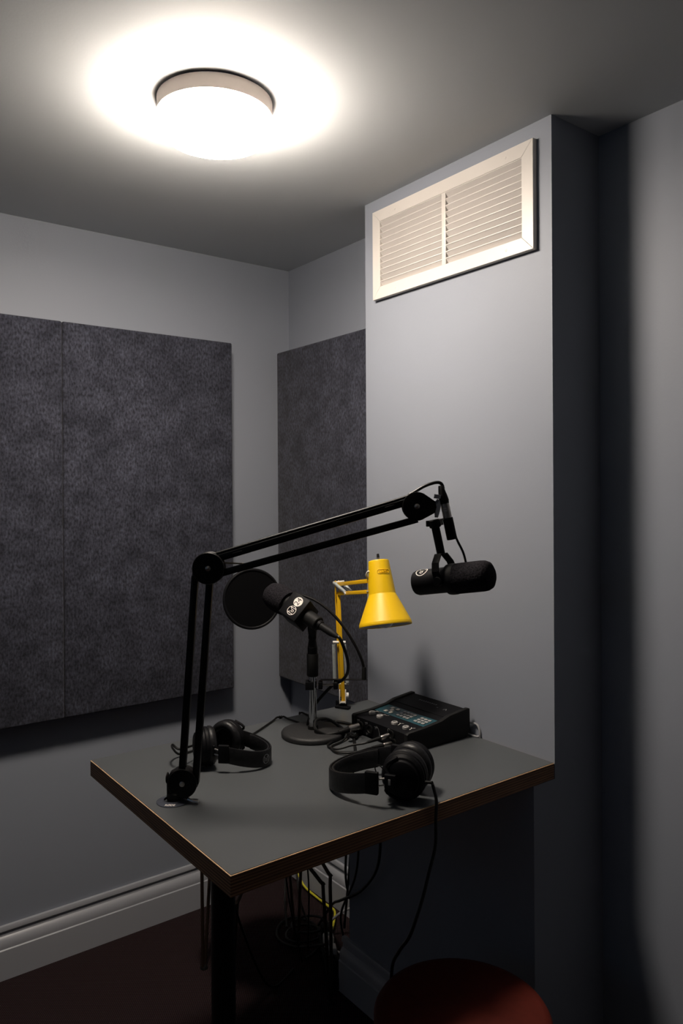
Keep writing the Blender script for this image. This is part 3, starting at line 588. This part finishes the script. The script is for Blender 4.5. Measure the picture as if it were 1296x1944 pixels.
# front face sockets and printing
FF = Matrix(((0, 0, -1, -0.0005), (-1, 0, 0, 0), (0, 1, 0, 0), (0, 0, 0, 1)))        # print on the front: x -> -y, y -> z
for y, z in ((0.080, 0.026), (0.040, 0.026), (-0.050, 0.034), (-0.060, 0.014)):
    MB().lathe([(0.0125, 0), (0.0125, 0.003), (0.0095, 0.0035), (0.0085, 0.001)], FF @ T(-y, z, 0), 24, cap=True).build('socket', 'rubber', t)
mb = MB()
for y, z in ((0.098, 0.040), (0.062, 0.040), (0.020, 0.038), (0.058, 0.012)):
    mb.ribbon([(-y, z), (-y + 0.012, z)], 0.0009, FF); mb.ribbon([(-y + 0.003, z - 0.006), (-y + 0.003, z)], 0.0009, FF); mb.ribbon([(-y + 0.009, z - 0.004), (-y + 0.009, z + 0.003)], 0.0009, FF)
mb.ribbon([(-0.012, 0.041), (-0.004, 0.036), (0.000, 0.026), (0.001, 0.012)], 0.0009, FF)
mb.ribbon(circ(0.005, 16, 0.040, 0.042), 0.0008, FF, True)
mb.build('socket_print', 'printgrey', t, 0)
text_mesh('S', 0.012, FF @ T(0.052, 0.022, 0)).build('socket_letter', 'printgrey', t, 0)
MB().cyl((0.228, -0.095, 0.050), (0.240, -0.095, 0.050), 0.006, n=16, bev=0.001).build('rear_lug', 'rubber', t)

def plug_cable(name, label, base, tip_dir, barrel_len, barrel_r, mat_b, boot, path, r=0.0028, mat='cable'):
    """connector pushed into the mixer with its cable; base = world contact point"""
    d = Vector(tip_dir).normalized()
    t = thing(name, label, 'cable', base)
    MB().lathe([(barrel_r * 0.8, 0), (barrel_r, 0.002), (barrel_r, barrel_len - 0.002), (barrel_r * 0.85, barrel_len)], frame((0, 0, 0), d), 22).build('plug', mat_b, t)
    MB().lathe([(barrel_r * 0.8, 0), (barrel_r * 0.72, boot * 0.6), (r * 1.25, boot)], frame(d * barrel_len, d), 18).build('strain_relief', 'rubber' if mat_b != 'nickel' or boot > 0.02 else 'nickel', t)
    e = d * (barrel_len + boot - 0.004)
    MB().tube([e, e + d * 0.015] + [Vector(p) - Vector(base) for p in path], r, 8, 7).build('lead', mat, t)
    return t
fx = 1.3125
plug_cable('microphone_lead', 'black lead with ribbed silver plug in the mixer, looping left', (fx, 1.666, ZT + 0.026), (-1, 0.12, -0.10), 0.034, 0.0100, 'nickel', 0.032,
           [(1.215, 1.690, ZT + 0.016), (1.195, 1.712, ZT + 0.030), (1.215, 1.735, ZT + 0.044), (1.255, 1.735, ZT + 0.040), (1.290, 1.712, ZT + 0.012), (1.285, 1.66, ZT + 0.005), (1.245, 1.60, ZT + 0.0045), (1.205, 1.545, ZT + 0.0045)], 0.0042)
plug_cable('jack_lead', 'upper of two leads with slim silver jack plugs in the mixer', (fx, 1.536, ZT + 0.034), (-1, 0.22, -0.16), 0.026, 0.0062, 'nickel', 0.0395,
           [(1.215, 1.575, ZT + 0.016), (1.185, 1.60, ZT + 0.0055), (1.185, 1.64, ZT + 0.005), (1.225, 1.665, ZT + 0.005), (1.268, 1.690, ZT + 0.005), (1.285, 1.74, ZT + 0.005), (1.25, 1.80, ZT + 0.004), (1.235, 1.90, ZT + 0.004), (1.233, 1.940, ZT + 0.003), (1.234, 1.947, ZT - 0.03), (1.24, 1.955, ZT - 0.30), (1.30, 2.02, 0.35), (1.42, 2.12, 0.03)])
plug_cable('jack_lead', 'lower of two leads with slim silver jack plugs in the mixer', (fx, 1.526, ZT + 0.014), (-1, 0.16, -0.02), 0.026, 0.0062, 'nickel', 0.036,
           [(1.20, 1.552, ZT + 0.006), (1.172, 1.585, ZT + 0.0045), (1.19, 1.63, ZT + 0.004), (1.235, 1.645, ZT + 0.004), (1.275, 1.668, ZT + 0.0105), (1.30, 1.72, ZT + 0.004), (1.31, 1.80, ZT + 0.004), (1.302, 1.90, ZT + 0.004), (1.300, 1.940, ZT + 0.003), (1.300, 1.947, ZT - 0.03), (1.31, 1.955, ZT - 0.30), (1.38, 2.02, 0.35), (1.47, 2.16, 0.03)])
tag(MB().tube([(1.5535, 1.478, ZT + 0.036), (1.560, 1.470, ZT + 0.036), (1.5615, 1.452, ZT + 0.034), (1.5615, 1.443, ZT + 0.018), (1.560, 1.445, ZT + 0.004), (1.554, 1.468, ZT + 0.0035), (1.552, 1.56, ZT + 0.0035)], 0.0030, 8, 7).build('power_lead', 'greyc', None), 'grey power lead drooping from the back of the mixer against the wall', 'cable')

# ------------------------------------------------------------------ headphones
def headphones(label, loc, rz_, near, cup_yaw=(0, 0), cup_x=(0, 0), cup_y=(0.036, 0.036), half=0.080, reach=0.162, sc_=1.1, group='closed-back headphones'):
    """x from cups to the crown of the band, y along the ear axis, lying on their side on the table"""
    t = thing('headphones', label, 'headphones', loc, rz_, group); t.scale = (sc_,) * 3
    cz = 0.0485
    def bz(x): return cz - (cz - 0.0215) * max(0, min(1, (x - 0.03) / (reach - 0.03)))
    arc = []
    for i in range(41):
        a = -math.pi / 2 + math.pi * i / 40
        x = 0.045 + (reach - 0.045) * math.cos(a) ** 0.8 if math.cos(a) > 1e-6 else 0.045
        arc.append((x, half * math.sin(a)))
    arc = [(0.030, -half)] + arc + [(0.030, half)]
    def strip(off0, off1, hz, nm, mat, i0, i1):
        vs = []; k = 0; mb = MB()
        sel = arc[i0:i1]
        for i, (x, y) in enumerate(sel):
            j = i + i0; a, b = Vector(arc[max(j - 1, 0)]), Vector(arc[min(j + 1, len(arc) - 1)]); tn = (b - a).normalized(); n_ = Vector((tn.y, -tn.x))
            z = bz(x); h2 = hz
            p0 = Vector((x, y)) + n_ * off0; p1 = Vector((x, y)) + n_ * off1; pm0 = Vector((x, y)) + n_ * (off0 + (off1 - off0) * 0.25); pm1 = Vector((x, y)) + n_ * (off0 + (off1 - off0) * 0.75)
            vs += [(p0.x, p0.y, z - h2 * 0.88), (p0.x, p0.y, z + h2 * 0.88), (pm0.x, pm0.y, z + h2), (pm1.x, pm1.y, z + h2), (p1.x, p1.y, z + h2 * 0.88), (p1.x, p1.y, z - h2 * 0.88), (pm1.x, pm1.y, z - h2), (pm0.x, pm0.y, z - h2)]
        n8 = 8; fs = [[i * n8 + j, i * n8 + (j + 1) % n8, (i + 1) * n8 + (j + 1) % n8, (i + 1) * n8 + j] for i in range(len(sel) - 1) for j in range(n8)] + [list(range(n8)), [(len(sel) - 1) * n8 + j for j in range(n8)]]
        return mb.add(vs, fs).build(nm, mat, t, 50)
    hb = strip(-0.001, 0.0035, 0.0195, 'headband', 'leather', 1, len(arc) - 1)
    strip(-0.0075, -0.001, 0.0185, 'band_pad', 'leather', 5, len(arc) - 5)
    for s_ in (-1, 1):
        y = s_ * half
        MB().box((0.050, y + s_ * 0.001, bz(0.05)), (0.026, 0.0105, 0.0425), bev=0.002).build('band_end', 'black', t)
        cw = Vector((cup_x[0 if s_ == near else 1], s_ * cup_y[0 if s_ == near else 1], cz))
        e0, e1 = Vector((0.040, y, bz(0.045))), Vector((0.020, s_ * (half - 0.006), cz))
        for dz in (-0.006, 0.006):
            MB().cyl(e0 + Vector((0, 0, dz)), e1 + Vector((0, 0, dz)), 0.0018, n=8).build('slider', 'nickel', t)
        hg = MB().box((0.016, s_ * (half - 0.007), cz), (0.022, 0.009, 0.026), bev=0.0018).build('hinge_block', 'black', t)
        MB().box((0.016, s_ * (half - 0.0022), cz), (0.0045, 0.0006, 0.011), bev=0.0002).build('side_mark', 'key', hg)
        yaw = cup_yaw[0 if s_ == near else 1]
        C = T(*cw) @ RZ(yaw) @ (RX(90) if s_ < 0 else RX(-90))                # local z = outward
        # fork arms from hinge to the cup rim
        MB().tube([Vector((0.008, s_ * (half - 0.008), cz + 0.004)), C @ Vector((0.030, 0.022, 0.020)), C @ Vector((0.008, 0.040, 0.014))], 0.0032, 8, 5).tube([Vector((0.008, s_ * (half - 0.008), cz - 0.004)), C @ Vector((0.030, -0.022, 0.020)), C @ Vector((0.008, -0.040, 0.014))], 0.0032, 8, 5).build('fork', 'black', t)
        sc = Matrix.Diagonal((0.94, 1.0, 1, 1))
        MB().lathe([(0.044, -0.012), (0.0465, -0.008), (0.0465, -0.002), (0.0445, 0.000), (0.0445, 0.006), (0.040, 0.012), (0.036, 0.0135), (0.034, 0.0185), (0.030, 0.0205), (0.012, 0.0220), (0, 0.0222)], C @ sc, 48).build('ear_cup', 'black', t, 30)
        MB().lathe([(0.026, -0.014), (0.028, -0.024), (0.034, -0.0285), (0.0415, -0.027), (0.0465, -0.021), (0.0475, -0.014), (0.045, -0.010)], C @ sc, 48, cap=False).lathe([(0.028, -0.016), (0, -0.016)], C @ sc, 48, cap=False).build('ear_pad', 'leather', t, 60)
        if s_ == near: t['near_cup'] = 0; cupM = C
    del t['near_cup']
    return t, hb, cupM, bz, arc
t, hb, CM, bz, arc = headphones('black closed-back headphones lying near the front table edge', (1.146, 1.272, ZT), 121.3, 1, cup_yaw=(4, -6), cup_y=(0.040, 0.030), sc_=1.15)
ex = Vector((-0.52, 0.855, 0)); ey = Vector((-0.855, -0.52, 0))
def h1(v): v = Vector(v) - Vector((1.146, 1.272, ZT)); return Vector((v.dot(ex), v.dot(ey), v.z)) / 1.15
c0 = CM @ Vector((-0.040, 0.004, 0.006)); c1 = CM @ Vector((-0.056, 0.003, 0.007))
MB().cyl(c0, c1, 0.0033, 0.0028, n=12).build('strain_relief', 'rubber', t)
MB().tube([c1, h1((1.160, 1.212, ZT + 0.036)), h1((1.150, 1.1905, ZT + 0.012)), h1((1.142, 1.184, ZT - 0.03)), h1((1.136, 1.180, 0.85)), h1((1.110, 1.174, 0.80)), h1((1.085, 1.168, 0.755)), h1((1.058, 1.175, 0.69)), h1((1.062, 1.215, 0.635)), h1((1.115, 1.300, 0.535)), h1((1.140, 1.335, 0.40)), h1((1.155, 1.360, 0.15)), h1((1.20, 1.40, 0.004)), h1((1.30, 1.45, 0.004))], 0.0032, 8, 7).build('lead', 'cable', t)
MB().tube([(0.028, 0.070, 0.066), (0.038, 0.072, 0.076), (0.046, 0.072, 0.071), (0.044, 0.072, 0.062)], 0.0011, 6, 6).build('wire_loop', 'cable', t)
mb = MB()
for k_ in range(8): mb.ribbon([(0.0, -0.014 + 0.0035 * k_), (0.0, -0.0115 + 0.0035 * k_)], 0.0016, CM @ T(0.014, 0, 0.0224))
mb.ribbon([(0.0, -0.008), (0.0, 0.006)], 0.0009, CM @ T(0.008, 0, 0.0225)); mb.build('maker_print', 'rubber', t, 0)

t, hb, CM, bz, arc = headphones('black closed-back headphones with ring emblem, lying behind the boom arm base', (0.887, 1.731, ZT), -44.0, -1, cup_yaw=(-62, -20), cup_x=(-0.012, 0.034), cup_y=(0.030, 0.040), half=0.064, reach=0.146, sc_=1.03)
# emblem on the outside of the band, near the crown
i = 16; (x_, y_) = arc[i]; a, b = Vector(arc[i - 1]), Vector(arc[i + 1]); tn = (b - a).normalized(); n_ = Vector((tn.y, -tn.x))
EM = Matrix(((tn.x, 0, n_.x, x_ + n_.x * 0.0042), (tn.y, 0, n_.y, y_ + n_.y * 0.0042), (0, 1, 0, bz(x_)), (0, 0, 0, 1)))
monogram(0.0105, EM, 0.0012).build('emblem', 'printgrey', hb, 0, label='pale ring monogram on the headband')
c0 = CM @ Vector((-0.040, -0.010, 0.006)); c1 = CM @ Vector((-0.054, -0.011, 0.006))
MB().tube([c0, c1, (-0.065, -0.045, 0.045), (-0.088, -0.03, 0.050), (-0.098, 0.00, 0.030), (-0.090, 0.03, 0.006), (-0.06, 0.075, 0.0035), (0.0, 0.11, 0.0035), (0.03, 0.132, 0.0035), (0.06, 0.24, 0.0035), (0.080, 0.33, 0.0035), (0.090, 0.373, 0.003), (0.094, 0.384, -0.03), (0.095, 0.392, -0.30)], 0.0028, 8, 7).build('lead', 'cable', t)

# ------------------------------------------------------------------ stools
def stool(label, loc, rz_, seat_z, seat_r, foot_r):
    t = thing('stool', label, 'stool', loc, rz_, 'round stools')
    MB().lathe([(0, seat_z - 0.045), (seat_r * 0.94, seat_z - 0.045), (seat_r, seat_z - 0.036), (seat_r, seat_z - 0.012), (seat_r * 0.97, seat_z - 0.003), (seat_r * 0.9, seat_z), (0, seat_z + 0.003)], n=64).build('seat', 'redvinyl', t, 50)
    MB().lathe([(0, seat_z - 0.052), (seat_r * 0.8, seat_z - 0.052), (seat_r * 0.8, seat_z - 0.0452)], n=48).build('under_plate', 'black', t)
    for k_ in range(4):
        m = RZ(90 * k_); mb = MB()
        for s_ in (-1, 1):
            mb.tube([m @ Vector(p) for p in [(0.070, s_ * 0.045, seat_z - 0.05), (0.095, s_ * 0.048, seat_z - 0.075), (foot_r - 0.02, s_ * 0.030, seat_z * 0.66), (foot_r - 0.012, s_ * 0.027, seat_z * 0.60), (foot_r, s_ * 0.006, 0.008)]], 0.0058, 10, 5)
        mb.build('leg', 'copperrod', t)
        MB().lathe([(0.013, 0), (0.013, 0.006), (0.009, 0.012)], m @ T(foot_r, 0, 0), 16).build('foot', 'rubber', t)
    return t
stool('round red vinyl stool in the foreground, half under the table', (1.158, 1.124, 0), 18, 0.52, 0.1866, 0.20)
stool('wire-legged stool standing in the dark behind the table post', (1.283, 2.134, 0), -59.7, 0.60, 0.170, 0.235)

# ------------------------------------------------------------------ cable tangle and power strip under the table
t = thing('power_strip', 'dark power strip with pale plugs on the floor below the alcove', 'power strip', (1.52, 2.10, 0), 62)
MB().box((0, 0, 0.022), (0.30, 0.055, 0.042), bev=0.005).build('housing', 'black', t)
for k_ in range(4):
    p = MB().box((-0.10 + 0.065 * k_, 0, 0.062), (0.036, 0.036, 0.036), bev=0.006).build('plug', 'whitep' if k_ in (1, 2) else 'rubber', t)
    MB().cyl((-0.10 + 0.065 * k_, 0.0, 0.078), (-0.10 + 0.065 * k_, 0.012, 0.10), 0.006, 0.004, n=12).build('strain_relief', 'greyc' if k_ in (1, 2) else 'rubber', p)
def cab(label, pts, r, mat='cable'):
    return tag(MB().tube(pts, r, 8, 7).build('cable', mat, None), label, 'cable', 'cables under the table')
cab('bright yellow cable trailing along the skirting under the table', [(1.690, 2.655, 0.08), (1.715, 2.60, 0.055), (1.715, 2.54, 0.02), (1.715, 2.46, 0.012), (1.705, 2.36, 0.020), (1.69, 2.30, 0.03), (1.62, 2.22, 0.03), (1.57, 2.17, 0.075)], 0.0042, 'yellowc')
cab('pale grey cable curving from the wall to the power strip', [(1.740, 2.03, 0.10), (1.70, 2.10, 0.125), (1.65, 2.17, 0.11), (1.60, 2.22, 0.05), (1.56, 2.20, 0.02), (1.55, 2.16, 0.012), (1.60, 2.06, 0.012), (1.66, 1.98, 0.02)], 0.0045, 'greyc')
cab('black cable hanging from the table rear down to the power strip', [(1.47, 1.945, 0.87), (1.50, 1.965, 0.70), (1.545, 2.01, 0.45), (1.56, 2.05, 0.25), (1.56, 2.07, 0.12)], 0.0042)
cab('black cable hanging close to the boxed wall, bowed to the right', [(1.40, 1.70, 0.885), (1.43, 1.72, 0.70), (1.455, 1.755, 0.50), (1.46, 1.84, 0.38), (1.46, 1.95, 0.30), (1.54, 2.10, 0.20), (1.60, 2.22, 0.10), (1.60, 2.28, 0.02)], 0.0045)
cab('black cable dropping straight beside the boxed wall', [(1.42, 1.80, 0.885), (1.44, 1.83, 0.62), (1.458, 1.87, 0.42), (1.47, 1.965, 0.25), (1.52, 2.02, 0.12)], 0.0036)
cab('black cable hanging in front of the skirting corner', [(1.43, 1.88, 0.885), (1.45, 1.90, 0.6), (1.50, 1.98, 0.35), (1.575, 2.04, 0.19), (1.60, 2.06, 0.05), (1.58, 2.10, 0.01)], 0.0040)
cab('black cable looping wide on the carpet under the table', [(1.50, 2.10, 0.07), (1.46, 2.22, 0.02), (1.45, 2.32, 0.006), (1.50, 2.39, 0.006), (1.57, 2.40, 0.006), (1.60, 2.30, 0.012), (1.55, 2.19, 0.012), (1.46, 2.16, 0.006)], 0.0045)
cab('black cable coiled in a small ring on the carpet', [(1.52 + 0.075 * math.cos(a) + 0.004 * a, 2.26 + 0.065 * math.sin(a), 0.014 + 0.004 * a) for a in [0.6 * i for i in range(20)]], 0.0042)
cab('black cable rising in a tall loop behind the stool leg', [(1.50, 2.34, 0.02), (1.57, 2.46, 0.05), (1.62, 2.52, 0.16), (1.60, 2.44, 0.22), (1.56, 2.34, 0.10), (1.55, 2.25, 0.03)], 0.0042)
cab('thin black cable slanting down behind the table post', [(0.90, 1.70, 0.885), (0.98, 1.85, 0.62), (1.10, 1.98, 0.35), (1.22, 2.06, 0.10), (1.30, 2.10, 0.006), (1.40, 2.14, 0.006)], 0.0040)
